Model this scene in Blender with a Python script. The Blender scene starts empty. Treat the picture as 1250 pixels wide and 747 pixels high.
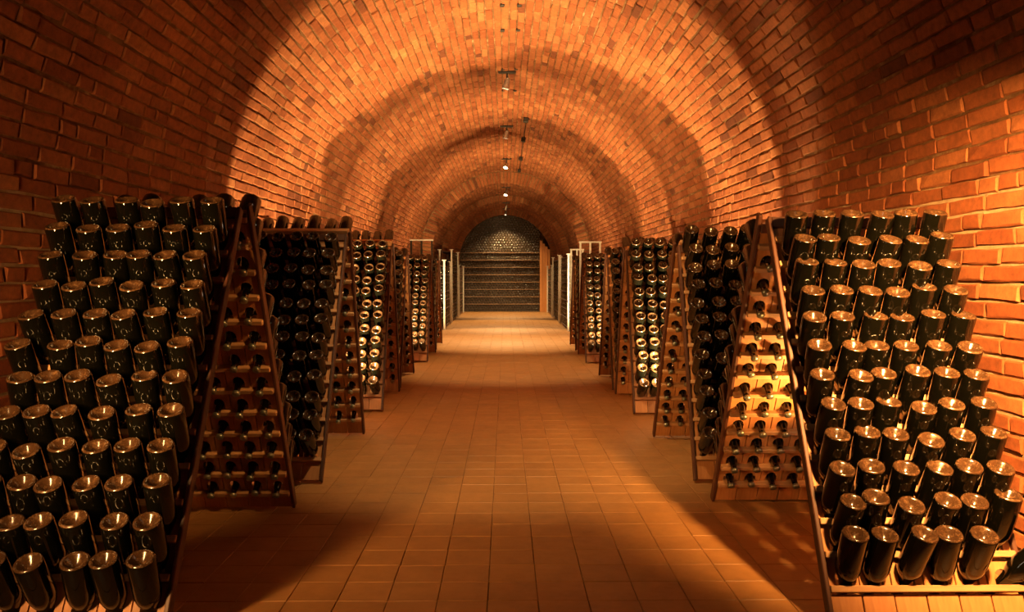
import bpy, math, random
import numpy as np
from mathutils import Matrix, Vector

random.seed(7)
rng = np.random.default_rng(7)
scene = bpy.context.scene
col = scene.collection
pi = math.pi

# ------------------------------------------------------------------ camera, world, light, exposure
CAM = Vector((0.0, 0.0, 1.2))
FPX = 950.0
cam_data = bpy.data.cameras.new('camera')
cam_data.sensor_width = 36.0
cam_data.lens = FPX / 1250.0 * 36.0
cam_data.clip_start = 0.05
camera = bpy.data.objects.new('camera', cam_data)
col.objects.link(camera)
camera.location = CAM
camera.rotation_euler = Vector((8 / FPX, 1.0, -38.5 / FPX)).to_track_quat('-Z', 'Y').to_euler()
scene.camera = camera

world = bpy.data.worlds.new('cellar_dark')
scene.world = world
world.use_nodes = True
world.node_tree.nodes['Background'].inputs[0].default_value = (0.02, 0.008, 0.003, 1)
world.node_tree.nodes['Background'].inputs[1].default_value = 0.1

scene.view_settings.view_transform = 'Standard'
scene.view_settings.look = 'None'
scene.view_settings.gamma = 1.0
scene.view_settings.use_curve_mapping = False
scene.view_settings.exposure = 0.2

WARM = (1.0, 0.50, 0.14)
WARM2 = (1.0, 0.70, 0.31)
# lamp fixtures (built near the end): (x, y, z), aim point, watts, cone degrees, blend
FLOODS = [
    # key floods beside the photographer
    dict(loc=(1.31, 1.7, 1.76), aim=(2.0, 3.15, 0.78), w=1700, cone=88, blend=0.9, stand=None, color=WARM, soft=0.06,
         label='black floodlight hanging on a rod from the vault by the lit wall'),
    # narrow lamp across the aisle, shining into the open side of the first rack opposite
    dict(loc=(1.45, 2.25, 2.55), aim=(-1.30, 3.72, 0.62), w=300, cone=19, blend=0.9, stand=None, color=WARM,
         label='narrow black floodlight high by the lit wall aimed across the aisle'),
    # lamp inside the first rack on the lit side
    dict(loc=(1.55, 3.42, 0.50), aim=(1.27, 3.72, 0.72), w=60, cone=92, blend=1.0, stand=False, color=(1.0, 0.46, 0.10),
         label='small floodlight on the floor inside the A of the steep rack by the lit wall'),
]
for _y, _w, _x, _what in ((5.96, 1500, 1.55, 'facing the glinting rack'), (9.85, 950, 1.55, 'facing the rack before the steel trestle'),
                          (14.3, 700, 1.6, 'standing before the steel stillages')):
    for _s, _side in ((-1, 'dim'), (1, 'lit')):
        FLOODS.append(dict(loc=(_s * _x, _y, 0.22), aim=(_s * 0.35, _y + 3.2, 3.35), w=_w, cone=84, blend=1.0, spill=_w * 0.5, stand=False, color=WARM2,
                           label='floor floodlight %s, %s wall side' % (_what, _side)))
# tall strip light on a stand by the dim wall
STRIP = dict(loc=(-1.70, 1.2, 1.12), aim=(-1.05, 3.0, 0.95), w=36, size=(0.10, 0.95))
# ceiling spots on the crown: y, aim (x, y), watts, cone
SPOTS = [(4.0, (0, 5.5), 300, 62), (9.7, (0, 10.1), 380, 64), (13.2, (0, 13.6), 900, 66), (16.9, (0, 15.6), 900, 70),
         (19.9, (0, 18.9), 850, 80), (22.5, (0, 23.2), 550, 95), (24.5, (0, 24.3), 320, 115)]
SPOT_COLOR = (1.0, 0.68, 0.30)

# ------------------------------------------------------------------ helpers
class MB:
    def __init__(self):
        self.v, self.f, self.m = [], [], []
    def add(self, verts, faces, mi=0):
        o = len(self.v)
        self.v += [tuple(p) for p in verts]
        self.f += [tuple(i + o for i in q) for q in faces]
        self.m += [mi] * len(faces)
        return self
    def box(self, x0, x1, y0, y1, z0, z1, M=None, mi=0, b=0.0):
        if b <= 0:
            vs = [(x, y, z) for z in (z0, z1) for y in (y0, y1) for x in (x0, x1)]
            fs = [(0, 2, 3, 1), (4, 5, 7, 6), (0, 1, 5, 4), (2, 6, 7, 3), (0, 4, 6, 2), (1, 3, 7, 5)]
        else:
            vs, fs = chamfer_box(x0, x1, y0, y1, z0, z1, b)
        if M is not None:
            vs = [M @ Vector(p) for p in vs]
        return self.add(vs, fs, mi)
    def tube(self, p0, p1, r0, r1=None, n=10, mi=0, caps=True):
        r1 = r0 if r1 is None else r1
        p0, p1 = Vector(p0), Vector(p1)
        q = (p1 - p0).to_track_quat('Z', 'Y').to_matrix()
        a, c = q.col[0], q.col[1]
        vs = []
        for p, r in ((p0, r0), (p1, r1)):
            for k in range(n):
                t = 2 * pi * k / n
                vs.append(p + a * (r * math.cos(t)) + c * (r * math.sin(t)))
        fs = [(k, (k + 1) % n, n + (k + 1) % n, n + k) for k in range(n)]
        if caps:
            fs += [tuple(range(n - 1, -1, -1)), tuple(range(n, 2 * n))]
        return self.add(vs, fs, mi)
    def mesh(self, name, mats, smooth=False):
        me = bpy.data.meshes.new(name)
        me.from_pydata(self.v, [], self.f)
        for m in (mats if isinstance(mats, (list, tuple)) else [mats]):
            me.materials.append(m)
        if any(self.m):
            me.polygons.foreach_set('material_index', self.m)
        if smooth:
            me.polygons.foreach_set('use_smooth', [True] * len(me.polygons))
        me.update()
        return me
    def build(self, name, mats, parent=None, smooth=False):
        return link(name, self.mesh(name, mats, smooth), parent)

def chamfer_box(x0, x1, y0, y1, z0, z1, b):
    vs, idx = [], {}
    for sx in (0, 1):
        for sy in (0, 1):
            for sz in (0, 1):
                X, Y, Z = (x0, x1)[sx], (y0, y1)[sy], (z0, z1)[sz]
                dx, dy, dz = (b, -b)[sx], (b, -b)[sy], (b, -b)[sz]
                for ax, p in enumerate(((X, Y + dy, Z + dz), (X + dx, Y, Z + dz), (X + dx, Y + dy, Z))):
                    idx[(sx, sy, sz, ax)] = len(vs)
                    vs.append(p)
    fs = []
    c = Vector(((x0 + x1) / 2, (y0 + y1) / 2, (z0 + z1) / 2))
    def face(ids):
        n = (Vector(vs[ids[1]]) - Vector(vs[ids[0]])).cross(Vector(vs[ids[2]]) - Vector(vs[ids[0]]))
        m = sum((Vector(vs[i]) for i in ids), Vector()) / len(ids) - c
        fs.append(tuple(ids if n.dot(m) > 0 else ids[::-1]))
    for s in (0, 1):
        face([idx[(s, a, d, 0)] for a, d in ((0, 0), (1, 0), (1, 1), (0, 1))])
        face([idx[(a, s, d, 1)] for a, d in ((0, 0), (1, 0), (1, 1), (0, 1))])
        face([idx[(a, d, s, 2)] for a, d in ((0, 0), (1, 0), (1, 1), (0, 1))])
    for a in (0, 1):
        for d in (0, 1):
            face([idx[(a, d, 0, 0)], idx[(a, d, 1, 0)], idx[(a, d, 1, 1)], idx[(a, d, 0, 1)]])
            face([idx[(a, 0, d, 0)], idx[(a, 1, d, 0)], idx[(a, 1, d, 2)], idx[(a, 0, d, 2)]])
            face([idx[(0, a, d, 1)], idx[(1, a, d, 1)], idx[(1, a, d, 2)], idx[(0, a, d, 2)]])
            for e in (0, 1):
                face([idx[(a, d, e, 0)], idx[(a, d, e, 1)], idx[(a, d, e, 2)]])
    return vs, fs

def link(name, data, parent=None):
    o = bpy.data.objects.new(name, data)
    col.objects.link(o)
    o.parent = parent
    return o

def tag(o, label=None, cat=None, group=None, kind=None):
    if label: o['label'] = label
    if cat: o['category'] = cat
    if group: o['group'] = group
    if kind: o['kind'] = kind
    return o

def big_mesh(name, tv, tf_list, mats, parent=None, smooth=False, mi=None):
    """join many transformed copies: tv list of (n,3) arrays, tf_list list of face-index lists"""
    V = np.concatenate(tv)
    F, off = [], 0
    for v, f in zip(tv, tf_list):
        F += [tuple(i + off for i in q) for q in f]
        off += len(v)
    me = bpy.data.meshes.new(name)
    me.from_pydata(V.tolist(), [], F)
    for m in mats: me.materials.append(m)
    if mi is not None: me.polygons.foreach_set('material_index', mi)
    if smooth: me.polygons.foreach_set('use_smooth', [True] * len(me.polygons))
    me.update()
    return link(name, me, parent)

# ------------------------------------------------------------------ materials
def mat(name):
    m = bpy.data.materials.new(name)
    m.use_nodes = True
    nt = m.node_tree
    return m, nt, nt.nodes['Principled BSDF']

def node(nt, t, **kw):
    n = nt.nodes.new(t)
    for k, v in kw.items(): setattr(n, k, v)
    return n

def ramp(nt, stops, interp='LINEAR'):
    r = node(nt, 'ShaderNodeValToRGB')
    r.color_ramp.interpolation = interp
    el = r.color_ramp.elements
    while len(el) < len(stops): el.new(0.5)
    for e, (p, c) in zip(el, stops):
        e.position = p
        e.color = (*c, 1)
    return r

def piece_random(nt):
    """one value per piece, whether it is an object of its own or an island of a joined mesh"""
    g = node(nt, 'ShaderNodeNewGeometry')
    oi = node(nt, 'ShaderNodeObjectInfo')
    a = node(nt, 'ShaderNodeMath', operation='ADD')
    nt.links.new(g.outputs['Random Per Island'], a.inputs[0])
    nt.links.new(oi.outputs['Random'], a.inputs[1])
    f = node(nt, 'ShaderNodeMath', operation='FRACT')
    nt.links.new(a.outputs[0], f.inputs[0])
    return f.outputs[0], g

def noise(nt, scale, detail=4, rough=0.6, vec=None):
    n = node(nt, 'ShaderNodeTexNoise')
    n.inputs['Scale'].default_value = scale
    n.inputs['Detail'].default_value = detail
    n.inputs['Roughness'].default_value = rough
    if vec is not None: nt.links.new(vec, n.inputs['Vector'])
    return n.outputs['Fac']

def mixc(nt, fac, a, b, mode='MIX'):
    m = node(nt, 'ShaderNodeMix', data_type='RGBA', blend_type=mode)
    for s, v in ((0, fac), (6, a), (7, b)):
        if isinstance(v, (int, float)): m.inputs[s].default_value = v
        elif isinstance(v, tuple): m.inputs[s].default_value = (*v, 1)
        else: nt.links.new(v, m.inputs[s])
    return m.outputs[2]

def bump(nt, h, bsdf, strength=0.4, dist=0.004):
    b = node(nt, 'ShaderNodeBump')
    b.inputs['Strength'].default_value = strength
    b.inputs['Distance'].default_value = dist
    nt.links.new(h, b.inputs['Height'])
    nt.links.new(b.outputs[0], bsdf.inputs['Normal'])

def brick_material():
    m, nt, b = mat('fired_brick')
    r, g = piece_random(nt)
    cr = ramp(nt, [(0.0, (0.10, 0.026, 0.008)), (0.05, (0.20, 0.050, 0.013)), (0.4, (0.245, 0.068, 0.019)),
                   (0.8, (0.28, 0.085, 0.026)), (1.0, (0.33, 0.115, 0.038))])
    nt.links.new(r, cr.inputs[0])
    n1 = noise(nt, 26, 6, 0.7, g.outputs['Position'])
    k = ramp(nt, [(0.3, (0.5, 0.5, 0.5)), (0.62, (1.1, 1.1, 1.1))])
    nt.links.new(n1, k.inputs[0])
    c = mixc(nt, 0.75, cr.outputs[0], k.outputs[0], 'MULTIPLY')
    n3 = noise(nt, 0.9, 4, 0.6, g.outputs['Position'])
    k3 = ramp(nt, [(0.35, (0.62, 0.55, 0.5)), (0.6, (1.05, 1.05, 1.05))])
    nt.links.new(n3, k3.inputs[0])
    c = mixc(nt, 0.7, c, k3.outputs[0], 'MULTIPLY')
    nt.links.new(c, b.inputs['Base Color'])
    b.inputs['Roughness'].default_value = 0.8
    b.inputs['Specular IOR Level'].default_value = 0.3
    n2 = noise(nt, 75, 6, 0.75, g.outputs['Position'])
    bump(nt, n2, b, 0.6, 0.006)
    return m

def mortar_material(name, stops):
    m, nt, b = mat(name)
    g = node(nt, 'ShaderNodeNewGeometry')
    n1 = noise(nt, 6, 6, 0.7, g.outputs['Position'])
    cr = ramp(nt, stops)
    nt.links.new(n1, cr.inputs[0])
    nt.links.new(cr.outputs[0], b.inputs['Base Color'])
    b.inputs['Roughness'].default_value = 0.95
    b.inputs['Specular IOR Level'].default_value = 0.1
    bump(nt, noise(nt, 90, 6, 0.75, g.outputs['Position']), b, 0.9, 0.008)
    return m

def tile_material():
    m, nt, b = mat('terracotta_tile')
    r, g = piece_random(nt)
    cr = ramp(nt, [(0.0, (0.31, 0.142, 0.043)), (0.5, (0.33, 0.154, 0.047)), (1.0, (0.35, 0.166, 0.052))])
    nt.links.new(r, cr.inputs[0])
    n1 = noise(nt, 9, 6, 0.65, g.outputs['Position'])
    k = ramp(nt, [(0.3, (0.72, 0.72, 0.72)), (0.7, (1.08, 1.08, 1.08))])
    nt.links.new(n1, k.inputs[0])
    c = mixc(nt, 0.8, cr.outputs[0], k.outputs[0], 'MULTIPLY')
    nt.links.new(c, b.inputs['Base Color'])
    n2 = noise(nt, 30, 5, 0.6, g.outputs['Position'])
    rr = node(nt, 'ShaderNodeMapRange')
    rr.inputs['To Min'].default_value = 0.38
    rr.inputs['To Max'].default_value = 0.62
    nt.links.new(n2, rr.inputs['Value'])
    nt.links.new(rr.outputs[0], b.inputs['Roughness'])
    b.inputs['Specular IOR Level'].default_value = 0.45
    bump(nt, n2, b, 0.15, 0.003)
    return m

def wood_material(name, c0, c1, axis_scale=(3, 40, 40), rough=0.55):
    m, nt, b = mat(name)
    r, g = piece_random(nt)
    tc = node(nt, 'ShaderNodeTexCoord')
    mp = node(nt, 'ShaderNodeMapping')
    mp.inputs['Scale'].default_value = axis_scale
    nt.links.new(tc.outputs['Object'], mp.inputs['Vector'])
    n1 = noise(nt, 1.6, 6, 0.6, mp.outputs[0])
    cr = ramp(nt, [(0.25, c0), (0.75, c1)])
    nt.links.new(n1, cr.inputs[0])
    k = ramp(nt, [(0.0, (0.72, 0.70, 0.68)), (1.0, (1.12, 1.12, 1.12))])
    nt.links.new(r, k.inputs[0])
    c = mixc(nt, 1.0, cr.outputs[0], k.outputs[0], 'MULTIPLY')
    nt.links.new(c, b.inputs['Base Color'])
    b.inputs['Roughness'].default_value = rough
    bump(nt, n1, b, 0.25, 0.002)
    return m

def glass_material(name, c_glass, c_dust_glint, dust_glint=0.5, rough=0.07):
    """bottle-green glass so dark it reads black, with dusty specks; on bases they also paint in reflected light"""
    m, nt, b = mat(name)
    g = node(nt, 'ShaderNodeNewGeometry')
    n1 = noise(nt, 45, 5, 0.7, g.outputs['Position'])
    k = ramp(nt, [(0.5, (0, 0, 0)), (0.8, (dust_glint, dust_glint, dust_glint))])
    nt.links.new(n1, k.inputs[0])
    c = mixc(nt, k.outputs[0], c_glass, c_dust_glint)
    nt.links.new(c, b.inputs['Base Color'])
    rr = node(nt, 'ShaderNodeMapRange')
    rr.inputs['To Min'].default_value = rough
    rr.inputs['To Max'].default_value = rough + 0.35
    nt.links.new(k.outputs[0], rr.inputs['Value'])
    nt.links.new(rr.outputs[0], b.inputs['Roughness'])
    b.inputs['Specular IOR Level'].default_value = 0.6
    b.inputs['IOR'].default_value = 1.52
    return m

def plain(name, c, rough=0.5, metal=0.0, emit=None, estr=0.0):
    m, nt, b = mat(name)
    g = node(nt, 'ShaderNodeNewGeometry')
    n1 = noise(nt, 20, 4, 0.6, g.outputs['Position'])
    k = ramp(nt, [(0.3, tuple(0.8 * x for x in c)), (0.7, tuple(min(1, 1.12 * x) for x in c))])
    nt.links.new(n1, k.inputs[0])
    nt.links.new(k.outputs[0], b.inputs['Base Color'])
    b.inputs['Roughness'].default_value = rough
    b.inputs['Metallic'].default_value = metal
    if emit:
        b.inputs['Emission Color'].default_value = (*emit, 1)
        b.inputs['Emission Strength'].default_value = estr
    return m

BRICK = brick_material()
MORTAR = mortar_material('sooty_mortar', [(0.3, (0.07, 0.03, 0.011)), (0.55, (0.17, 0.085, 0.037)), (0.72, (0.32, 0.21, 0.11))])
LIME = mortar_material('lime_mortar', [(0.3, (0.20, 0.12, 0.06)), (0.55, (0.36, 0.25, 0.14)), (0.75, (0.46, 0.34, 0.21))])
TILE = tile_material()
GROUT = plain('floor_grout', (0.16, 0.075, 0.03), 0.9)
WOOD_BOARD = wood_material('rack_board_wood', (0.32, 0.115, 0.034), (0.50, 0.21, 0.07), (40, 4, 40))
WOOD_RAIL = wood_material('rack_rail_wood', (0.36, 0.17, 0.07), (0.54, 0.29, 0.13), (4, 40, 40))
WOOD_STILE = wood_material('rack_stile_wood', (0.05, 0.014, 0.005), (0.10, 0.030, 0.011), (40, 4, 40))
WOOD_POST = wood_material('far_panel_wood', (0.55, 0.20, 0.055), (0.68, 0.28, 0.08), (40, 40, 4))
GLASS = glass_material('bottle_glass', (0.0015, 0.0014, 0.0008), (0.012, 0.007, 0.003), 0.06, 0.05)
GLASS_BASE = glass_material('bottle_base_glass', (0.030, 0.014, 0.0065), (0.17, 0.088, 0.040), 0.7, 0.16)  # dusty tan that also paints in the light reflected off the rims
GLASS_FAR = glass_material('painted_glint_bottle_base', (0.03, 0.018, 0.010), (0.30, 0.20, 0.12), 0.9, 0.2)  # pale specks paint in the glints of lamps reflected in the punts
CAP = plain('crown_cap_metal', (0.30, 0.30, 0.22), 0.35, 0.8)
STEEL = plain('galvanised_steel', (0.72, 0.68, 0.60), 0.45, 0.3)
IRON = plain('dark_iron', (0.035, 0.028, 0.022), 0.5, 0.6)
BLACK = plain('black_enamel', (0.02, 0.018, 0.015), 0.4)
CHROME = plain('lamp_chrome', (0.6, 0.55, 0.48), 0.25, 0.9)
LENS = plain('lamp_lens', (1, 0.9, 0.7), 0.3, 0.0, (1.0, 0.80, 0.52), 14.0)

# ------------------------------------------------------------------ tunnel shell
R0, SPRING = 2.08, 1.62
Y_BACK, Y_BRICK, Y_STEP1, Y_STEP2, Y_FAR = -3.0, -0.6, 19.0, 22.0, 25.1
R1S, R2S, R3S = 1.80, 1.65, 1.47
THICK = 0.30
RECESS = 0.012            # mortar lies this far behind the brick faces

def shell(name, section, y0, y1, parent=None, mtl=None):
    """extrude a closed cross-section (list of (x, z)) from y0 to y1"""
    n = len(section)
    mb = MB()
    vs = [(x, y0, z) for x, z in section] + [(x, y1, z) for x, z in section]
    fs = [(i, n + i, n + (i + 1) % n, (i + 1) % n) for i in range(n)]
    h = n // 2
    for i in range(h - 1):          # end rings as quads
        a, b_, c, d = i, i + 1, n - 2 - i, n - 1 - i
        fs.append((a, b_, c, d))
        fs.append((n + d, n + c, n + b_, n + a))
    mb.add(vs, fs)
    return mb.build(name, mtl or MORTAR, parent)

def arc_section(r_in, r_out, n=48, a0=0.0, a1=pi):
    inn = [(r_in * math.cos(a0 + (a1 - a0) * k / n), SPRING + r_in * math.sin(a0 + (a1 - a0) * k / n)) for k in range(n + 1)]
    out = [(r_out * math.cos(a0 + (a1 - a0) * k / n), SPRING + r_out * math.sin(a0 + (a1 - a0) * k / n)) for k in range(n + 1)]
    return inn + out[::-1]

def tuple_wall(s, r):
    a, b_ = s * (r + RECESS), s * (r + THICK)
    sec = [(a, 0.0), (a, SPRING), (b_, SPRING), (b_, 0.0)]
    return sec if s > 0 else sec

ceiling = shell('ceiling', arc_section(R0 + RECESS, R0 + THICK), Y_BACK, Y_STEP1)
tag(ceiling, 'curved brick barrel vault over the aisle', 'ceiling', kind='structure')
wall_left = shell('wall_left', tuple_wall(-1, R0), Y_BACK, Y_STEP1, None, LIME)
tag(wall_left, 'dim red brick side wall below the vault', 'wall', kind='structure')
wall_right = shell('wall_right', tuple_wall(1, R0), Y_BACK, Y_STEP1, None, LIME)
tag(wall_right, 'brightly lit orange brick side wall below the vault', 'wall', kind='structure')

# narrower stepped vaults towards the far end, each with side walls of its own
def horseshoe(r_in, r_out, n=40):
    def path(r):
        return [(r, 0.0)] + [(r * math.cos(pi * k / n), SPRING + r * math.sin(pi * k / n)) for k in range(n + 1)] + [(-r, 0.0)]
    return path(r_in) + path(r_out)[::-1]

trim_1 = shell('trim_1', horseshoe(R1S + RECESS, R0 + THICK), Y_STEP1, Y_STEP2)
tag(trim_1, 'first stepped-in brick arch of the vault, wider of the two', 'arch', kind='structure')
trim_2 = shell('trim_2', horseshoe(R2S + RECESS, R0 + THICK), Y_STEP2, Y_FAR - 0.25)
tag(trim_2, 'second stepped-in brick arch of the vault, nearer the bottle wall', 'arch', kind='structure')
trim_3 = shell('trim_3', horseshoe(R3S + RECESS, R0 + THICK), Y_FAR - 0.25, Y_FAR)
tag(trim_3, 'narrow brick end arch framing the bottle wall', 'arch', kind='structure')
mb = MB(); mb.box(-2.6, 2.6, Y_FAR + 0.4, Y_FAR + 0.6, -0.2, 4.2)
wall_far = tag(mb.build('wall_far', MORTAR), 'plain end wall hidden behind the stacked bottles', 'wall', kind='structure')
mb = MB(); mb.box(-2.6, 2.6, Y_FAR, Y_FAR + 0.4, -0.2, -0.001)
mb = MB(); mb.box(-2.6, 2.6, Y_BACK - 0.2, Y_BACK, -0.2, 4.2)
wall_back = tag(mb.build('wall_back', MORTAR), 'unseen wall added to close the tunnel behind the photographer', 'wall', kind='structure')  # added closure against light leaks; the real tunnel continues here
for r_o, r_i, yy in ((2.6, 2.3, 0),):
    pass

# --- bricks
BL, BH, BD = 0.262, 0.0645, 0.05
PITCH_H = 0.0772
JOINT = 0.012

def brick_variant(length, k):
    r = random.Random(100 + k)
    c = 0.006
    nx = 3 if length > 0.2 else 1
    xs = [-length / 2 + c + (length - 2 * c) * i / nx for i in range(nx + 1)]
    ys = [-BH / 2 + c, BH / 2 - c]
    j = lambda a: r.uniform(-a, a)
    vs = []
    for y in ys:
        for x in xs:
            vs.append((x + j(.004), y + j(.004), j(.004)))
    n = len(xs)
    ring = [(i) for i in range(n)] + [n + i for i in range(n - 1, -1, -1)]
    m = len(ring)
    o1 = len(vs)
    for q in ring:
        x, y, z = vs[q]
        ex = -length / 2 + j(.003) if q % n == 0 else (length / 2 + j(.003) if q % n == n - 1 else x)
        ey = (-BH / 2 if q < n else BH / 2) + j(.0025)
        vs.append((ex, ey, -0.007 + j(.002)))
    o2 = len(vs)
    for q in range(m):
        x, y, z = vs[o1 + q]
        vs.append((x, y, -BD))
    fs = [(i, i + 1, n + i + 1, n + i) for i in range(n - 1)]
    for q in range(m):
        p = (q + 1) % m
        fs.append((o1 + q, o1 + p, ring[p], ring[q]))
        fs.append((o2 + q, o2 + p, o1 + p, o1 + q))
    return vs, fs

STRETCH = [brick_variant(BL, k) for k in range(8)]
HEADER = [brick_variant(0.126, 20 + k) for k in range(4)]
def variant_mesh(name, vf):
    me = bpy.data.meshes.new(name)
    me.from_pydata(vf[0], [], vf[1]); me.materials.append(BRICK); me.update()
    return me
VARS = [(np.array(v[0]), v[1], variant_mesh('brick', v), BL) for v in STRETCH] + \
       [(np.array(v[0]), v[1], variant_mesh('brick', v), 0.126) for v in HEADER]

# front panel planes of the first racks hide part of the walls
def hidden_by_first_rack(p):
    s = 1 if p.x > 0 else -1
    d = p - CAM
    # panel from (y=2.58,z=0) to (y=3.36,z=1.5): normal (0,-1.5,.78)
    nrm = Vector((0, -1.5, 0.78)); q = Vector((0, 2.5, 0.12))
    den = d.dot(nrm)
    if abs(den) < 1e-6: return False
    t = (q - CAM).dot(nrm) / den
    if not 0 < t < 1: return False
    h = CAM + d * t
    return 1.0 < abs(h.x) < 1.85 and h.z < 1.55

def project(p):
    d = camera.rotation_euler.to_matrix().transposed() @ (p - CAM)
    if d.z > -0.1: return None
    return 625 + FPX * d.x / -d.z, 373.5 - FPX * d.y / -d.z, -d.z

def lay_bricks(owner, courses, y0, y1):
    """courses: list of (point(x,z), tangent(x,z), inward normal(x,z))"""
    recs = []
    for ci, (p, t, nn) in enumerate(courses):
        T = Vector((t[0], 0, t[1])); N = Vector((nn[0], 0, nn[1]))
        Lx = T.cross(N)
        y = y0 + (0.0 if ci % 2 else -0.137) + random.uniform(-0.03, 0.03)
        while y < y1:
            if random.random() < 0.86: vi = random.randrange(len(STRETCH))
            else: vi = len(STRETCH) + random.randrange(len(HEADER))
            ln = VARS[vi][3]
            sc = random.uniform(0.96, 1.03)
            L = ln * sc
            a, e = max(y, y0), min(y + L, y1)
            if e - a < 0.05:
                y += L + JOINT
                continue
            sc = (e - a) / ln
            cy = (a + e) / 2
            y += L + JOINT + random.uniform(-.002, .004)
            off = random.gauss(0, 0.0030)
            P = Vector((p[0], cy, p[1])) + N * off + T * random.gauss(0, 0.0022)
            rot = Matrix.Rotation(random.gauss(0, 0.012), 3, N) @ Matrix.Rotation(random.gauss(0, 0.010), 3, Lx) @ Matrix.Rotation(random.gauss(0, .008), 3, T)
            M3 = rot @ Matrix((Lx * sc, T, N)).transposed()
            M = M3.to_4x4(); M.translation = P
            area = 0.0
            pr = project(P)
            if pr and -15 < pr[0] < 1265 and -10 < pr[1] < 757 and not (abs(P.x) > 1.0 and hidden_by_first_rack(P)):
                v = CAM - P
                area = (e - a) * BH * max(0.0, N.dot(v.normalized())) / v.length_squared
            recs.append((area, vi, M))
    recs.sort(key=lambda r: -r[0])
    for area, vi, M in recs[:300]:
        if area <= 0: break
        o = link('brick', VARS[vi][2], owner)
        o.matrix_world = M
    tv, tf = [], []
    for area, vi, M in recs[300:]:
        A = np.array(M)
        tv.append(VARS[vi][0] @ A[:3, :3].T + A[:3, 3])
        tf.append(VARS[vi][1])
    b = big_mesh('brick_courses', tv, tf, [BRICK], owner)
    tag(b, kind='stuff')

def wall_courses(s, r):
    n = round(SPRING / PITCH_H)
    return [((s * r, 0.004 + PITCH_H * (k + 0.5)), (0, 1), (-s, 0)) for k in range(n)]

def vault_courses(r):
    n = int(round(pi * r / PITCH_H))
    out = []
    for k in range(n):
        a = pi * (k + 0.5) / n
        out.append(((r * math.cos(a), SPRING + r * math.sin(a)), (-math.sin(a), math.cos(a)), (-math.cos(a), -math.sin(a))))
    return out

lay_bricks(wall_left, wall_courses(-1, R0), Y_BRICK, Y_STEP1)
lay_bricks(wall_right, wall_courses(1, R0), Y_BRICK, Y_STEP1)
lay_bricks(ceiling, vault_courses(R0), Y_BRICK, Y_STEP1)

def face_ring(tv, tf, r, y):
    """soldier bricks on the front face of a stepped arch, standing radially"""
    n = int(pi * r / PITCH_H)
    for k in range(n):
        a = pi * (k + 0.5) / n
        rad = Vector((math.cos(a), 0, math.sin(a)))
        T = Vector((-math.sin(a), 0, math.cos(a)))
        N = Vector((0, -1, 0))
        L = T.cross(N)
        if L.dot(rad) < 0: L = -L; T = -T
        P = Vector((0, y - 0.008, SPRING)) + rad * (r + 0.135)
        A = np.array([[L[i], T[i], N[i]] for i in range(3)])
        v, f, _, ln = VARS[random.randrange(8)]
        tv.append(v @ A.T + np.array(P)); tf.append(f)

def lay_far(owner, r, y0, y1):
    tv, tf = [], []
    for p, t, nn in [c for s in (-1, 1) for c in wall_courses(s, r)] + vault_courses(r):
        T = Vector((t[0], 0, t[1])); N = Vector((nn[0], 0, nn[1])); Lx = T.cross(N)
        y = y0 + random.uniform(0, .13)
        A = np.array([[Lx[i], T[i], N[i]] for i in range(3)])
        while y + BL < y1:
            v, f, _, ln = VARS[random.randrange(8)]
            P = np.array([p[0], y + BL / 2, p[1]]) + np.array(N) * random.gauss(0, .003)
            tv.append(v @ A.T + P); tf.append(f)
            y += BL + JOINT
    face_ring(tv, tf, r, y0)
    tag(big_mesh('brick_courses', tv, tf, [BRICK], owner), kind='stuff')

lay_far(trim_1, R1S, Y_STEP1, Y_STEP2)
lay_far(trim_2, R2S, Y_STEP2, Y_FAR - 0.25)
tv, tf = [], []
face_ring(tv, tf, R3S, Y_FAR - 0.25)
tag(big_mesh('brick_ring', tv, tf, [BRICK], trim_3), kind='stuff')

# ------------------------------------------------------------------ floor with tiles
mb = MB(); mb.box(-2.45, 2.45, Y_BACK - 0.2, Y_FAR + 0.6, -0.25, -0.0035)
floor = tag(mb.build('floor', GROUT), 'terracotta tiled cellar floor', 'floor', kind='structure')
TX, TY = 0.185, 0.176
def tile_vf():
    g, c, h = 0.0022, 0.0022, 0.0
    x, y = TX / 2 - g / 2, TY / 2 - g / 2
    vs = [(-x + c, -y + c, h), (x - c, -y + c, h), (x - c, y - c, h), (-x + c, y - c, h),
          (-x, -y, -c), (x, -y, -c), (x, y, -c), (-x, y, -c), (-x, -y, -.012), (x, -y, -.012), (x, y, -.012), (-x, y, -.012)]
    fs = [(0, 1, 2, 3)]
    for k in range(4):
        p = (k + 1) % 4
        fs += [(4 + k, 4 + p, p, k), (8 + k, 8 + p, 4 + p, 4 + k)]
    return vs, fs
tvf = tile_vf()
tile_me = bpy.data.meshes.new('floor_tile')
tile_me.from_pydata(*[tvf[0], [], tvf[1]]); tile_me.materials.append(TILE); tile_me.update()
tv0 = np.array(tvf[0])
recs = []
nx = int(2.06 / TX)
for i in range(-nx - 1, nx + 1):
    x = -0.065 + TX * (i + 0.5)
    if abs(x) > 2.0: continue
    y = Y_BACK + 0.1
    while y < Y_FAR + 0.3:
        p = Vector((x, y, 0))
        pr = project(p)
        pri = 0
        if pr and 200 < pr[0] < 1030 and pr[1] < 760 and abs(x) < 1.1 + 0.02:
            pri = 1 / pr[2]
        recs.append((pri, Matrix.Translation((x + random.gauss(0, .0005), y, random.gauss(0, .0006))) @ Matrix.Rotation(random.gauss(0, .002), 4, 'Z')
                     @ Matrix.Rotation(random.gauss(0, .003), 4, 'X') @ Matrix.Rotation(random.gauss(0, .003), 4, 'Y')))
        y += TY
recs.sort(key=lambda r: -r[0])
for pri, M in recs[:300]:
    o = link('floor_tile', tile_me, floor)
    o.matrix_world = M
tv, tf = [], []
for pri, M in recs[300:]:
    A = np.array(M)
    tv.append(tv0 @ A[:3, :3].T + A[:3, 3]); tf.append(tvf[1])
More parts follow.
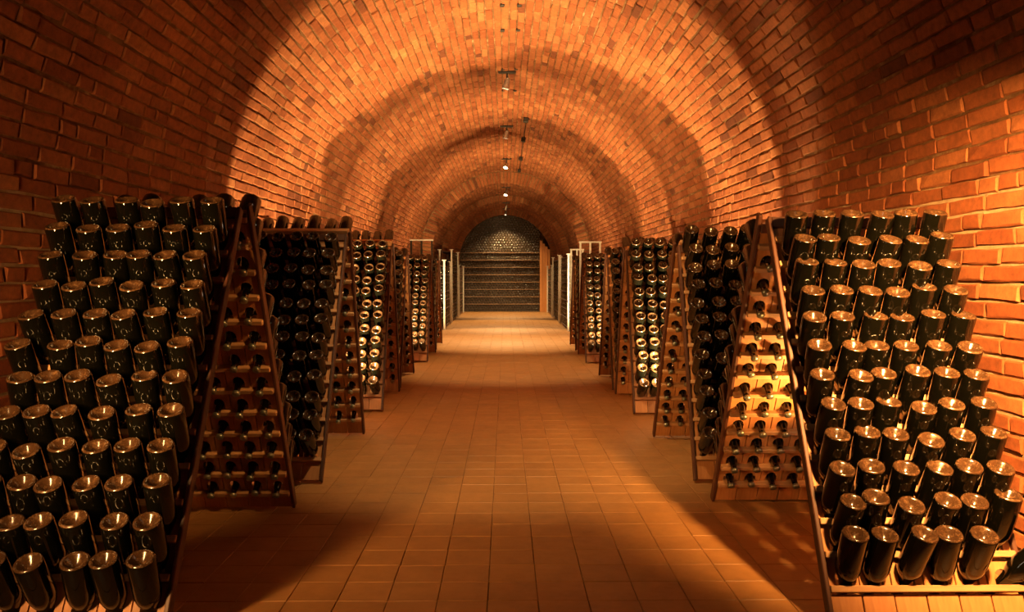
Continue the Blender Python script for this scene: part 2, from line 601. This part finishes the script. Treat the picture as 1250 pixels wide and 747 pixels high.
tag(big_mesh('floor_tiling', tv, tf, [TILE], floor), kind='stuff')

# ------------------------------------------------------------------ bottles
OUT_LEN = 0.185
PROFILE = [(0.0, 0.030), (0.010, 0.027), (0.020, 0.017), (0.030, 0.006), (0.0355, 0.0012), (0.0400, 0.0015), (0.0432, 0.006), (0.0442, 0.012),
           (0.0442, 0.075), (0.0440, 0.138), (0.0422, 0.155), (0.0375, 0.173), (0.0290, 0.191), (0.0218, 0.209), (0.0178, 0.235), (0.0158, 0.260),
           (0.0148, 0.288), (0.0148, 0.2885), (0.0168, 0.290), (0.0168, 0.300), (0.0140, 0.305)]
def lathe(profile, n, mats_by_ring=None):
    """local +Z runs from the base towards the neck"""
    vs, fs, mi = [], [], []
    rows = []
    for r, z in profile:
        if r < 1e-6:
            rows.append([len(vs)]); vs.append((0, 0, z))
        else:
            rows.append(list(range(len(vs), len(vs) + n)))
            vs += [(r * math.cos(2 * pi * k / n), r * math.sin(2 * pi * k / n), z) for k in range(n)]
    for a, b_ in range_pairs(len(rows)):
        A, B = rows[a], rows[b_]
        for k in range(n):
            p = (k + 1) % n
            if len(A) == 1: fs.append((A[0], B[p], B[k]))
            elif len(B) == 1: fs.append((A[k], A[p], B[0]))
            else: fs.append((A[k], A[p], B[p], B[k]))
            mi.append(mats_by_ring[a] if mats_by_ring else 0)
    fs_flip = fs
    return vs, fs_flip, mi
def range_pairs(n): return [(i, i + 1) for i in range(n - 1)]

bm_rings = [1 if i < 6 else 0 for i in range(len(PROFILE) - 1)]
bv, bf, bmi = lathe(PROFILE, 24, bm_rings)
bottle_me = bpy.data.meshes.new('champagne_bottle')
bottle_me.from_pydata(bv, [], bf)
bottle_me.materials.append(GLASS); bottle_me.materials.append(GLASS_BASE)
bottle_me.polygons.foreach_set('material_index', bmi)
bottle_me.polygons.foreach_set('use_smooth', [True] * len(bf)); bottle_me.update()
cv, cf, _ = lathe([(0.0172, 0.296), (0.0185, 0.2975), (0.0172, 0.306), (0.0150, 0.3085), (0.0, 0.3095)], 16)
cap_me = bpy.data.meshes.new('crown_cap')
cap_me.from_pydata(cv, [], cf); cap_me.materials.append(CAP); cap_me.update()

LOW = [(0.0, 0.028), (0.022, 0.015), (0.0345, 0.0012), (0.0405, 0.0018), (0.0440, 0.010), (0.0440, 0.140), (0.0360, 0.176), (0.0205, 0.213),
       (0.0150, 0.265), (0.0150, 0.292), (0.0180, 0.2925), (0.0180, 0.307), (0.0, 0.309)]
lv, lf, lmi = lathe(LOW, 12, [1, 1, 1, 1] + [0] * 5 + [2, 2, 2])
lv = np.array(lv)
stock_v, stock_f, stock_m = [], [], []

ORD = ['first', 'second', 'third', 'fourth', 'fifth', 'sixth', 'seventh', 'eighth', 'ninth', 'tenth', 'eleventh', 'twelfth']

# ------------------------------------------------------------------ riddling racks
W, COLS, ROWS = 0.69, 6, 12
AISLE = 1.105
ROW0, RPITCH = 0.170, 0.112
CELL = (W - 0.03) / COLS

def board_vf():
    """one board of a cell, notched below for the bottle neck; local x across, y up the slope, z outwards"""
    w, h0, h1 = CELL / 2 - 0.0025, 0.0, RPITCH - 0.023
    nw, nh = 0.028, h1 - 0.036
    pts = [(-w, h0), (-nw, h0)]
    m = 6
    for k in range(m + 1):
        a = pi - pi * k / m
        pts.append((nw * math.cos(a), nh - nw + nw * math.sin(a)))
    pts += [(nw, h0), (w, h0), (w, h1), (-w, h1)]
    n = len(pts)
    vs = [(x, y, -0.012) for x, y in pts] + [(x, y, -0.028) for x, y in pts]
    # split front into convex pieces
    L, Rr = n - 1, n - 2
    arch = list(range(1, n - 3))
    half = len(arch) // 2
    fr = [[0] + arch[:half + 1][:1] + [], ]
    polys = []
    # left column fan, top, right column fan
    left = arch[:half + 1]; right = arch[half:]
    for a, b_ in zip(left[:-1], left[1:]): polys.append((L, a, b_))
    polys.append((L, 0, 1))
    for a, b_ in zip(right[:-1], right[1:]): polys.append((Rr, a, b_))
    polys.append((Rr, arch[-1], n - 3))
    polys.append((L, arch[half], Rr))
    fs = []
    for q in polys:
        a, b_, c = [Vector(vs[i]) for i in q]
        if (b_ - a).cross(c - a).z < 0: q = q[::-1]
        fs.append(tuple(q)); fs.append(tuple(n + i for i in q[::-1]))
    for k in range(n):
        p = (k + 1) % n
        fs.append((p, k, n + k, n + p))
    return vs, fs
BV = board_vf()
board_me = bpy.data.meshes.new('board')
board_me.from_pydata(BV[0], [], BV[1]); board_me.materials.append(WOOD_BOARD); board_me.update()
rail_vf = chamfer_box(0.016, W - 0.016, 0, 0.022, -0.056, 0.012, 0.002)
rail_me = bpy.data.meshes.new('rail')
rail_me.from_pydata(rail_vf[0], [], rail_vf[1]); rail_me.materials.append(WOOD_RAIL); rail_me.update()

def rail_v(i, stretch=1.0, row0=ROW0):            # lower edge of rail i along the slope
    return row0 + RPITCH * stretch * i - 0.055

KICK = rail_v(0) - 0.006
kick_vf = chamfer_box(-CELL / 2 + .002, CELL / 2 - .002, 0.006, KICK, -0.03, -0.008, 0.002)
kick_me = bpy.data.meshes.new('kick_board')
kick_me.from_pydata(kick_vf[0], [], kick_vf[1]); kick_me.materials.append(WOOD_BOARD); kick_me.update()

def make_panel(rack, origin, u, v, n, L, detail, apex_round, stretch, row0):
    M = Matrix((u, v, n)).transposed().to_4x4(); M.translation = origin
    mb = MB()
    mb.box(0, 0.016, 0, L + apex_round, -0.036, 0.004, b=0.003)
    mb.box(W - 0.016, W, 0, L + apex_round, -0.036, 0.004, b=0.003)
    mb.box(0.016, W - 0.016, L - 0.05, L, -0.044, 0.0, b=0.003)
    fr = mb.build('panel_frame', WOOD_STILE, rack)
    fr.matrix_world = M
    bm_ = MB()
    for i in range(ROWS + 1):
        rv = rail_v(i, stretch, row0)
        if detail:
            o = link('rail', rail_me, fr); o.location = (0, rv, 0)
            o.rotation_euler = (random.gauss(0, .004), 0, random.gauss(0, .0015))
        else:
            bm_.box(0.016, W - 0.016, rv, rv + 0.022, -0.044, 0.012)
        for j in range(COLS):
            x = 0.015 + CELL * (j + 0.5)
            if i < ROWS:
                if detail:
                    o = link('board', board_me, fr); o.location = (x, rv + 0.0225, random.gauss(0, .0012)); o.scale.y = (RPITCH * stretch - .023) / (RPITCH - .023)
                else:
                    bm_.add([(p[0] + x, p[1] + rv + 0.0225, p[2]) for p in BV[0]], BV[1])
            if i == 0:
                if detail:
                    o = link('kick_board', kick_me, fr); o.location = (x, 0, random.gauss(0, .001)); o.scale.y = (row0 - .061) / (ROW0 - .061)
                else:
                    bm_.box(x - CELL / 2 + .002, x + CELL / 2 - .002, 0.006, KICK, -0.03, -0.008)
    top0 = rail_v(ROWS, stretch, row0) + 0.022
    bm2 = bm_ if not detail else MB()
    bm2.box(0.016, W - 0.016, top0, L - 0.05, -0.03, -0.012)
    if detail:
        bm2.build('head_board', WOOD_BOARD, fr)
    else:
        o = bm_.build('slats', WOOD_BOARD, fr); tag(o, kind='stuff')
    return M

def bottle_matrix(M, u, n_dir, i, j, elev, rnd, stretch, row0, jit=1.0):
    """M panel matrix; bottle crosses the panel at (x, v) and leans out of it at elevation elev"""
    x = 0.015 + CELL * (j + 0.5) + rnd.gauss(0, .004) * jit
    vv = row0 + RPITCH * stretch * i + rnd.gauss(0, .003) * jit
    cross = M @ Vector((x, vv, -0.004))
    out = Vector((0, n_dir, 0))
    e = elev + rnd.gauss(0, 2.2) * jit
    side = rnd.gauss(0, 2.2) * jit
    axis = out * math.cos(math.radians(e)) + Vector((0, 0, 1)) * math.sin(math.radians(e))   # from panel to base
    axis = Matrix.Rotation(math.radians(side), 3, out) @ axis
    base = cross + axis * (OUT_LEN + (0.035 if n_dir > 0 else 0.0) + rnd.gauss(0, .005) * jit)
    q = (-axis).to_track_quat('Z', 'Y')
    return Matrix.Translation(base) @ q.to_matrix().to_4x4() @ Matrix.Rotation(rnd.uniform(0, 6.28), 4, 'Z')

def put_bottle(Mb, label, group):
    o = link('champagne_bottle', bottle_me)
    o.matrix_world = Mb
    tag(o, label, 'bottle', group)
    c = link('crown_cap', cap_me, o)
    return o

def stock_bottle(Mb):
    A = np.array(Mb)
    stock_v.append(lv @ A[:3, :3].T + A[:3, 3]); stock_f.append(lf); stock_m.extend(lmi)

def rack(s, yf, ya, yr, h, ef, er, label, kindlab, sidelab, detail, single_cols, seed, aisle=AISLE, stretch=1.0, row0=ROW0):
    """A-frame of two hinged panels; s = -1/+1 side, yf/ya/yr = foot, apex, rear foot along the aisle"""
    rnd = random.Random(seed)
    root = bpy.data.objects.new('riddling_rack', None)
    col.objects.link(root)
    xa = s * aisle
    x0 = min(xa, xa + s * W)
    root.location = (x0 + W / 2, (yf + yr) / 2, 0)
    tag(root, label, 'bottle rack', 'riddling racks along the aisle')
    bpy.context.view_layer.update()
    for front in (True, False):
        yb = yf if front else yr
        a = ya - yb
        a += 0.03 if not front else -0.03          # the two panels meet just under the apex
        L = math.hypot(a, h)
        v = Vector((0, a / L, h / L))
        u = Vector((1, 0, 0)) if front else Vector((-1, 0, 0))
        n = u.cross(v)
        org = Vector((x0 if front else x0 + W, yb, 0.0)) + n * 0.05
        org.z = 0.02
        M = make_panel(root, org, u, v, n, L, detail, 0.0 if front else 0.03, stretch, row0)
        for i in range(ROWS):
            for j in range(COLS):
                e = ef if front else er
                Mb = bottle_matrix(M, u, -1 if front else 1, i, j, e, rnd, stretch, row0)
                # column counted from the aisle edge
                if front: k = j if s > 0 else COLS - 1 - j
                else: k = COLS - 1 - j if s > 0 else j
                if front and k < single_cols:
                    if kindlab == 'steep' and s > 0 and i == 0 and k == 5:
                        cr = M @ Vector((0.015 + CELL * (j + 0.5) + .03, ROW0, -0.004))
                        ax = Vector((0.62, -0.30, 0.72)).normalized()
                        Mb = Matrix.Translation(cr + ax * OUT_LEN) @ (-ax).to_track_quat('Z', 'Y').to_matrix().to_4x4()
                    row = ROWS - 1 - i
                    rl = 'top row' if row == 0 else ('bottom row' if i == 0 else ORD[row] + ' row from top')
                    put_bottle(Mb, 'dark bottle, %s, %s from aisle, in %s rack by %s wall' % (rl, ORD[k], kindlab, sidelab),
                               'bottles in the %s rack by the %s wall' % (kindlab, sidelab))
                else:
                    stock_bottle(Mb)
    return root

rack(-1, 2.44, 3.26, 3.93, 1.455, 67, 46, 'wooden riddling rack of steeply stood bottles beside the dim brick wall', 'steep', 'dim', True, 6, 1, 1.075, 1.085, 0.145)
rack(1, 2.58, 3.30, 4.03, 1.42, 67, 46, 'wooden riddling rack of steeply stood bottles beside the brightly lit brick wall', 'steep', 'lit', True, 6, 2, 1.085)
rack(-1, 4.46, 5.27, 5.75, 1.45, 46, 44, 'wooden riddling rack of black bottle bases behind the steep rack, dim wall side', 'black', 'dim', True, 4, 3, 1.05, 1.06)
rack(1, 4.46, 4.98, 5.66, 1.365, 46, 44, 'wooden riddling rack of black bottle bases behind the steep rack, lit wall side', 'black', 'lit', True, 4, 4, 1.085)
rack(-1, 6.80, 7.45, 7.85, 1.45, 42, 45, 'riddling rack of glinting floodlit bottle bases along the dim wall', 'glinting', 'dim', False, 3, 5, 1.07, 1.06)
rack(1, 6.62, 7.15, 7.68, 1.40, 42, 45, 'riddling rack of glinting floodlit bottle bases along the lit wall', 'glinting', 'lit', False, 4, 6, 1.09, 1.03)
rack(-1, 8.2, 8.8, 9.35, 1.39, 42, 45, 'dark riddling rack right behind the glinting rack, dim wall side', '', '', False, 0, 7, 1.10)
rack(1, 8.0, 8.55, 9.12, 1.39, 42, 45, 'dark riddling rack right behind the glinting rack, lit wall side', '', '', False, 0, 8, 1.10)
rack(-1, 10.65, 11.25, 11.85, 1.39, 42, 45, 'riddling rack in front of the steel trestle frame, dim wall side', '', '', False, 0, 9, 1.06)
rack(1, 10.48, 11.0, 11.55, 1.39, 42, 45, 'riddling rack in front of the steel trestle frame, lit wall side', '', '', False, 0, 10, 1.08)
rack(-1, 12.35, 12.9, 13.4, 1.39, 42, 45, 'riddling rack between steel trestle and stillage, dim wall side', '', '', False, 0, 11, 1.09)
rack(1, 12.15, 12.65, 13.15, 1.39, 42, 45, 'riddling rack between two steel trestles, lit wall side', '', '', False, 0, 12, 1.09)

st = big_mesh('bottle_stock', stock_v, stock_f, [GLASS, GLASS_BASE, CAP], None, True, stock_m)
tag(st, 'remaining champagne bottles held neck down in the backs of the racks and in the far racks', 'bottles', kind='stuff')

# ------------------------------------------------------------------ steel trestles behind the far racks
def trestle(x0, x1, y, h, label, post_mat=None):
    root = link('steel_trestle', None)
    root.location = ((x0 + x1) / 2, y, 0)
    tag(root, label, 'steel frame', 'steel trestles between the racks')
    bpy.context.view_layer.update()
    inv = Matrix.Translation(-root.location)
    for x in (x0, (x0 + x1) / 2, x1):
        mb = MB(); mb.box(x - .013, x + .013, y - .013, y + .013, 0, h - 0.0)
        mb.v = [tuple(inv @ Vector(p)) for p in mb.v]
        mb.build('post', post_mat or STEEL, root)
    mb = MB(); mb.box(x0 - .02, x1 + .02, y - .03, y + .03, h, h + .022)
    mb.v = [tuple(inv @ Vector(p)) for p in mb.v]
    mb.build('top_bar', STEEL, root)
    mb = MB(); mb.box(x0 - .02, x1 + .02, y - .10, y + .10, 0, .03)
    mb.v = [tuple(inv @ Vector(p)) for p in mb.v]
    mb.build('foot_bar', STEEL, root)

trestle(-1.46, -1.14, 12.1, 1.72, 'dark steel trestle with a pale top bar behind a rack, dim wall side', IRON)
trestle(1.14, 1.44, 11.85, 1.68, 'pale steel trestle frame behind a rack, lit wall side, farther from the stillages')
trestle(1.14, 1.34, 13.5, 1.62, 'narrow pale steel trestle frame beside the stillages, lit wall side')

# ------------------------------------------------------------------ stillages with stacked bottles along the far aisle
DISC = [(0.0, 0.022), (0.021, 0.012), (0.034, 0.0), (0.0405, 0.0015), (0.0425, 0.010), (0.0425, 0.06)]
dv, df, dmi = lathe(DISC, 10, [1, 1, 1, 0, 0])
dv = np.array(dv)

def stacked(name, label, rows_pts, facing):
    tv, tf, tm = [], [], []
    R3 = Vector(facing).to_track_quat('Z', 'Y').to_matrix()
    A = np.array(R3)
    for p in rows_pts:
        tv.append(dv @ A.T + np.array(p)); tf.append(df); tm += dmi
    o = big_mesh(name, tv, tf, [GLASS, GLASS_FAR], None, True, tm)
    return tag(o, label, 'bottles', kind='stuff')

def stillage(s, y0, y1, h, label, stack_label):
    root = link('stillage', None)
    xf, xb = s * 1.33, s * 1.62
    root.location = ((xf + xb) / 2, (y0 + y1) / 2, 0)
    tag(root, label, 'stillage', 'steel stillages near the bottle wall')
    bpy.context.view_layer.update()
    inv = Matrix.Translation(-root.location)
    def part(name, m, mtl):
        m.v = [tuple(inv @ Vector(p)) for p in m.v]
        return m.build(name, mtl, root)
    for y in (y0 + .03, y1 - .03):
        for x in (xf, xb):
            mb = MB(); mb.box(x - .02, x + .02, y - .02, y + .02, 0, h, b=.004); part('post', mb, STEEL)
            mb = MB(); mb.box(x - .045, x + .045, y - .045, y + .045, h, h + .018); part('post_cap', mb, STEEL)
    nsh = int((h - .05) / .19)
    pts = []
    for k in range(nsh + 1):
        z = 0.06 + .19 * k
        mb = MB(); mb.box(min(xf, xb), max(xf, xb), y0 + .03, y1 - .03, z - .012, z); part('shelf', mb, WOOD_STILE)
        if k < nsh:
            for r in range(2):
                y = y0 + .11 + (.0445 if r else 0)
                while y < y1 - .1:
                    pts.append((xf + s * 0.012, y, z + .045 + r * .080)); y += .089
    stacked('bottle_stack', stack_label, pts, (s, 0, 0))

stillage(-1, 16.9, 18.85, 1.50, 'low steel stillage before the stepped arch, dim wall side', 'bottles lying in the low stillage, dim wall side')
stillage(-1, 19.2, 21.8, 1.80, 'tall steel stillage under the stepped arch, dim wall side', 'bottles lying in the tall stillage, dim wall side')
stillage(1, 16.4, 18.85, 1.62, 'low steel stillage before the stepped arch, lit wall side', 'bottles lying in the low stillage, lit wall side')
stillage(1, 19.2, 21.8, 1.66, 'tall steel stillage under the stepped arch, lit wall side', 'bottles lying in the tall stillage, lit wall side')
stillage(-1, 22.2, 24.6, 1.45, 'steel stillage nearest the bottle wall, dim wall side', 'bottles lying in the stillage nearest the bottle wall, dim wall side')
stillage(1, 22.2, 24.6, 1.45, 'steel stillage nearest the bottle wall, lit wall side', 'bottles lying in the stillage nearest the bottle wall, lit wall side')

# ------------------------------------------------------------------ far wall of stacked bottles
pts = []
z, r = 0.05, 0
top = SPRING + R3S
while z < top - .05:
    x = -1.44 + (.044 if r % 2 else 0)
    while x < 1.09:
        lim = SPRING + math.sqrt(max(0, (R3S + .03) ** 2 - x * x))
        if z < lim: pts.append((x, Y_FAR - .04 + random.uniform(-.008, .008), z))
        x += .0885
    z += .0785; r += 1
stacked('bottle_wall', 'end wall of dark bottles stacked to the arch with bases facing out', pts, (0, 1, 0))
bpy.data.objects['bottle_wall']['category'] = 'bottle wall'
for k in range(8):
    mb = MB(); zz = 0.05 + .0785 * 3 * k + .0785 * 2.5
    mb.box(-1.44, 1.10, -.03, .03, -.004, .004)
    o = mb.build('stacking_lath', WOOD_RAIL)
    o.location = (0, Y_FAR - .05, zz)
    tag(o, 'thin pale lath laid across the bottle wall, %s from the floor' % ORD[k], 'lath', 'laths between layers of the bottle wall')
root = link('plank_panel', None)
root.location = (1.27, Y_FAR - .12, 0)
tag(root, 'upright orange plank panel beside the bottle wall', 'wooden panel')
for k in range(4):
    mb = MB(); mb.box(-.165 + .083 * k, -.165 + .083 * k + .079, -.02 + .006 * (k % 2), .03, 0, 2.28 - .09 * k, b=.003)
    mb.build('plank', WOOD_POST, root)

# ------------------------------------------------------------------ lamps
def spot_light(name, loc, aim, watts, cone, blend, color, parent=None, radius=0.04):
    d = bpy.data.lights.new(name, 'SPOT')
    d.energy = watts; d.color = color
    d.spot_size = math.radians(cone); d.spot_blend = blend; d.shadow_soft_size = radius
    o = bpy.data.objects.new(name, d); col.objects.link(o)
    o.location = loc
    o.rotation_euler = (Vector(aim) - Vector(loc)).to_track_quat('-Z', 'Y').to_euler()
    if parent:
        bpy.context.view_layer.update()
        o.parent = parent
        o.matrix_parent_inverse = parent.matrix_world.inverted()
    return o

def floodlight(loc, aim, w, cone, blend, stand, color, label, spill=0, soft=0.035):
    loc, aim = Vector(loc), Vector(aim)
    root = link('floodlight', None)
    root.location = (loc.x, loc.y, 0)
    tag(root, label, 'floodlight', 'floodlights lighting the cellar')
    bpy.context.view_layer.update()
    inv = Matrix.Translation(-root.location)
    q = (aim - loc).to_track_quat('Z', 'Y').to_matrix().to_4x4()
    Mh = inv @ Matrix.Translation(loc) @ q
    mb = MB()
    mb.box(-.085, .085, -.06, .06, -.085, -.02, M=Mh, b=.006)
    mb.box(-.085, .085, .052, .06, -.02, -.005, M=Mh); mb.box(-.085, .085, -.06, -.052, -.02, -.005, M=Mh)
    mb.box(-.085, -.077, -.052, .052, -.02, -.005, M=Mh); mb.box(.077, .085, -.052, .052, -.02, -.005, M=Mh)
    mb.build('housing', BLACK, root)
    mb = MB(); mb.box(-.075, .075, -.05, .05, -.0195, -.014, M=Mh); mb.build('lens', LENS, root)
    if stand is None:
        top = SPRING + math.sqrt(R0 ** 2 - loc.x ** 2)
        mb = MB(); mb.tube((0, 0, loc.z + .06), (0, 0, top + .01), .010); mb.build('hanging_rod', BLACK, root)
    elif stand:
        mb = MB(); mb.tube((0, 0, .05), (0, 0, loc.z - .07), .014); mb.build('pole', BLACK, root)
        for k in range(3):
            a = 2 * pi * k / 3 + .4
            mb = MB(); mb.tube((0, 0, .42), (.30 * math.cos(a), .30 * math.sin(a), .012), .010, n=8); mb.build('leg', BLACK, root)
    else:
        mb = MB()
        mb.box(-.10, .10, -.05, .05, 0, .015); mb.box(-.10, -.09, -.012, .012, .015, loc.z); mb.box(.09, .10, -.012, .012, .015, loc.z)
        mb.build('bracket', BLACK, root)
        if abs(loc.y - 3.42) > .1:
            mb = MB(); mb.box(-.26, .26, -.022, -.018, loc.z + .075, loc.z + .50); mb.box(-.10, -.094, -.022, -.018, loc.z - .01, loc.z + .08); mb.box(.094, .10, -.022, -.018, loc.z - .01, loc.z + .08); mb.build('added_light_shield', BLACK, root)  # plate added to cut the beam off sharply behind the lamp
    spot_light('flood_lamp', loc + (aim - loc).normalized() * 0.005, aim, w, cone, blend, color, root, soft)
    if spill:
        spot_light('flood_lamp', loc + (aim - loc).normalized() * 0.006, loc + Vector((0.15 * (1 if loc.x > 0 else -1), 2.0, 3.0)), spill, 130, 0.35, color, root, 0.035)

for f in FLOODS: floodlight(**f)

def strip_light(loc, aim, w, size):
    loc = Vector(loc)
    d = Vector(aim) - loc; d.z = 0
    root = link('strip_light', None)
    root.location = (loc.x, loc.y, 0)
    root.rotation_euler.z = math.atan2(d.x, -d.y)          # local -y looks along d
    tag(root, 'tall narrow strip light on a stand beside the dim brick wall', 'strip light')
    w2, h2 = size[0] / 2, size[1] / 2
    mb = MB(); mb.box(-w2 - .02, w2 + .02, .01, .07, loc.z - h2 - .03, loc.z + h2 + .03, b=.006); mb.build('housing', BLACK, root)
    mb = MB(); mb.box(-w2, w2, .004, .0095, loc.z - h2, loc.z + h2); mb.build('diffuser', LENS, root)
    mb = MB(); mb.tube((0, .085, .03), (0, .085, loc.z), .014); mb.build('pole', BLACK, root)
    for k in range(3):
        a = 2 * pi * k / 3 + .5
        mb = MB(); mb.tube((0, .085, .42), (.30 * math.cos(a), .085 + .30 * math.sin(a), .012), .010, n=8); mb.build('leg', BLACK, root)
    l = bpy.data.lights.new('strip_lamp', 'AREA')
    l.shape = 'RECTANGLE'; l.size = size[0]; l.size_y = size[1]
    l.energy = w; l.color = WARM; l.spread = math.radians(78)
    o = link('strip_lamp', l, root)
    o.location = (0, -.004, loc.z)
    o.rotation_euler = (math.radians(-90), 0, 0)      # an area lamp shines along its -z
strip_light(**STRIP)

def ceiling_spot(y, aim, w, cone, k):
    ax, ay = aim
    r = R0 if y < Y_STEP1 else (R1S if y < Y_STEP2 else R2S)
    zc = SPRING + r
    root = link('ceiling_spotlight', None)
    root.location = (0.02, y, zc)
    tag(root, 'small chrome spotlight on the vault crown, %s from the bottle wall' % ORD[len(SPOTS) - 1 - k], 'spotlight', 'spotlights along the vault crown')
    mb = MB(); mb.box(-.11, .11, -.035, .035, -.025, .0, b=.003); mb.build('mounting_plate', IRON, root)
    mb = MB(); mb.tube((0, 0, -.02), (0, 0, -.10), .011); mb.build('stem', IRON, root)
    d = Vector((-.25 + ax * .3, (ay - y) * .35 - .05, -1)).normalized()
    c = Vector((0, 0, -.14))
    mb = MB(); mb.tube(c - d * .05, c + d * .075, .034, .048, 16, caps=False); mb.tube(c - d * .06, c - d * .05, .026, .034, 16)
    mb.build('lamp_head', CHROME, root, True)
    mb = MB(); mb.tube(c + d * .052, c + d * .060, .043, .043, 16); mb.build('lens', LENS, root)
    loc = Vector(root.location) + c + d * .085
    spot_light('spot_lamp', loc, (ax, ay, 0), w, cone, 0.6, SPOT_COLOR, root, 0.03)

for k, (y, aim, w, cone) in enumerate(SPOTS): ceiling_spot(y, aim, w, cone, k)

# cable conduit and iron anchor plates on the crown
mb = MB()
a = 0.16
x, z = R0 * math.sin(a) , SPRING + R0 * math.cos(a)
mb.tube((x - .005, 12.4, z - .012), (x - .005, 18.8, z - .012), .006, n=8)
o = tag(mb.build('cable_conduit', IRON), 'thin dark conduit running along the vault beside the spotlights', 'conduit')
for k, y in enumerate((12.4, 14.2, 16.5, 18.4)):
    mb = MB(); mb.box(-.04, .04, -.05, .05, -.035, .035, b=.005)
    o2 = mb.build('junction_box', IRON); o2.location = (x - .008, y, z - .04)
    o2.rotation_euler.y = a
    tag(o2, 'small dark junction box on the ceiling conduit, %s from the bottle wall' % ORD[3 - k], 'junction box', 'junction boxes on the conduit')
for y in (7.35, 8.05, 9.6, 10.7):
    for xx in (-.03, .13):
        mb = MB(); mb.box(-.022, .022, -.022, .022, -.012, .02, b=.004)
        o = mb.build('anchor_plate', IRON, ceiling)
        aa = math.asin(xx / R0)
        o.location = (xx, y + random.uniform(-.05, .05), SPRING + R0 * math.cos(aa))
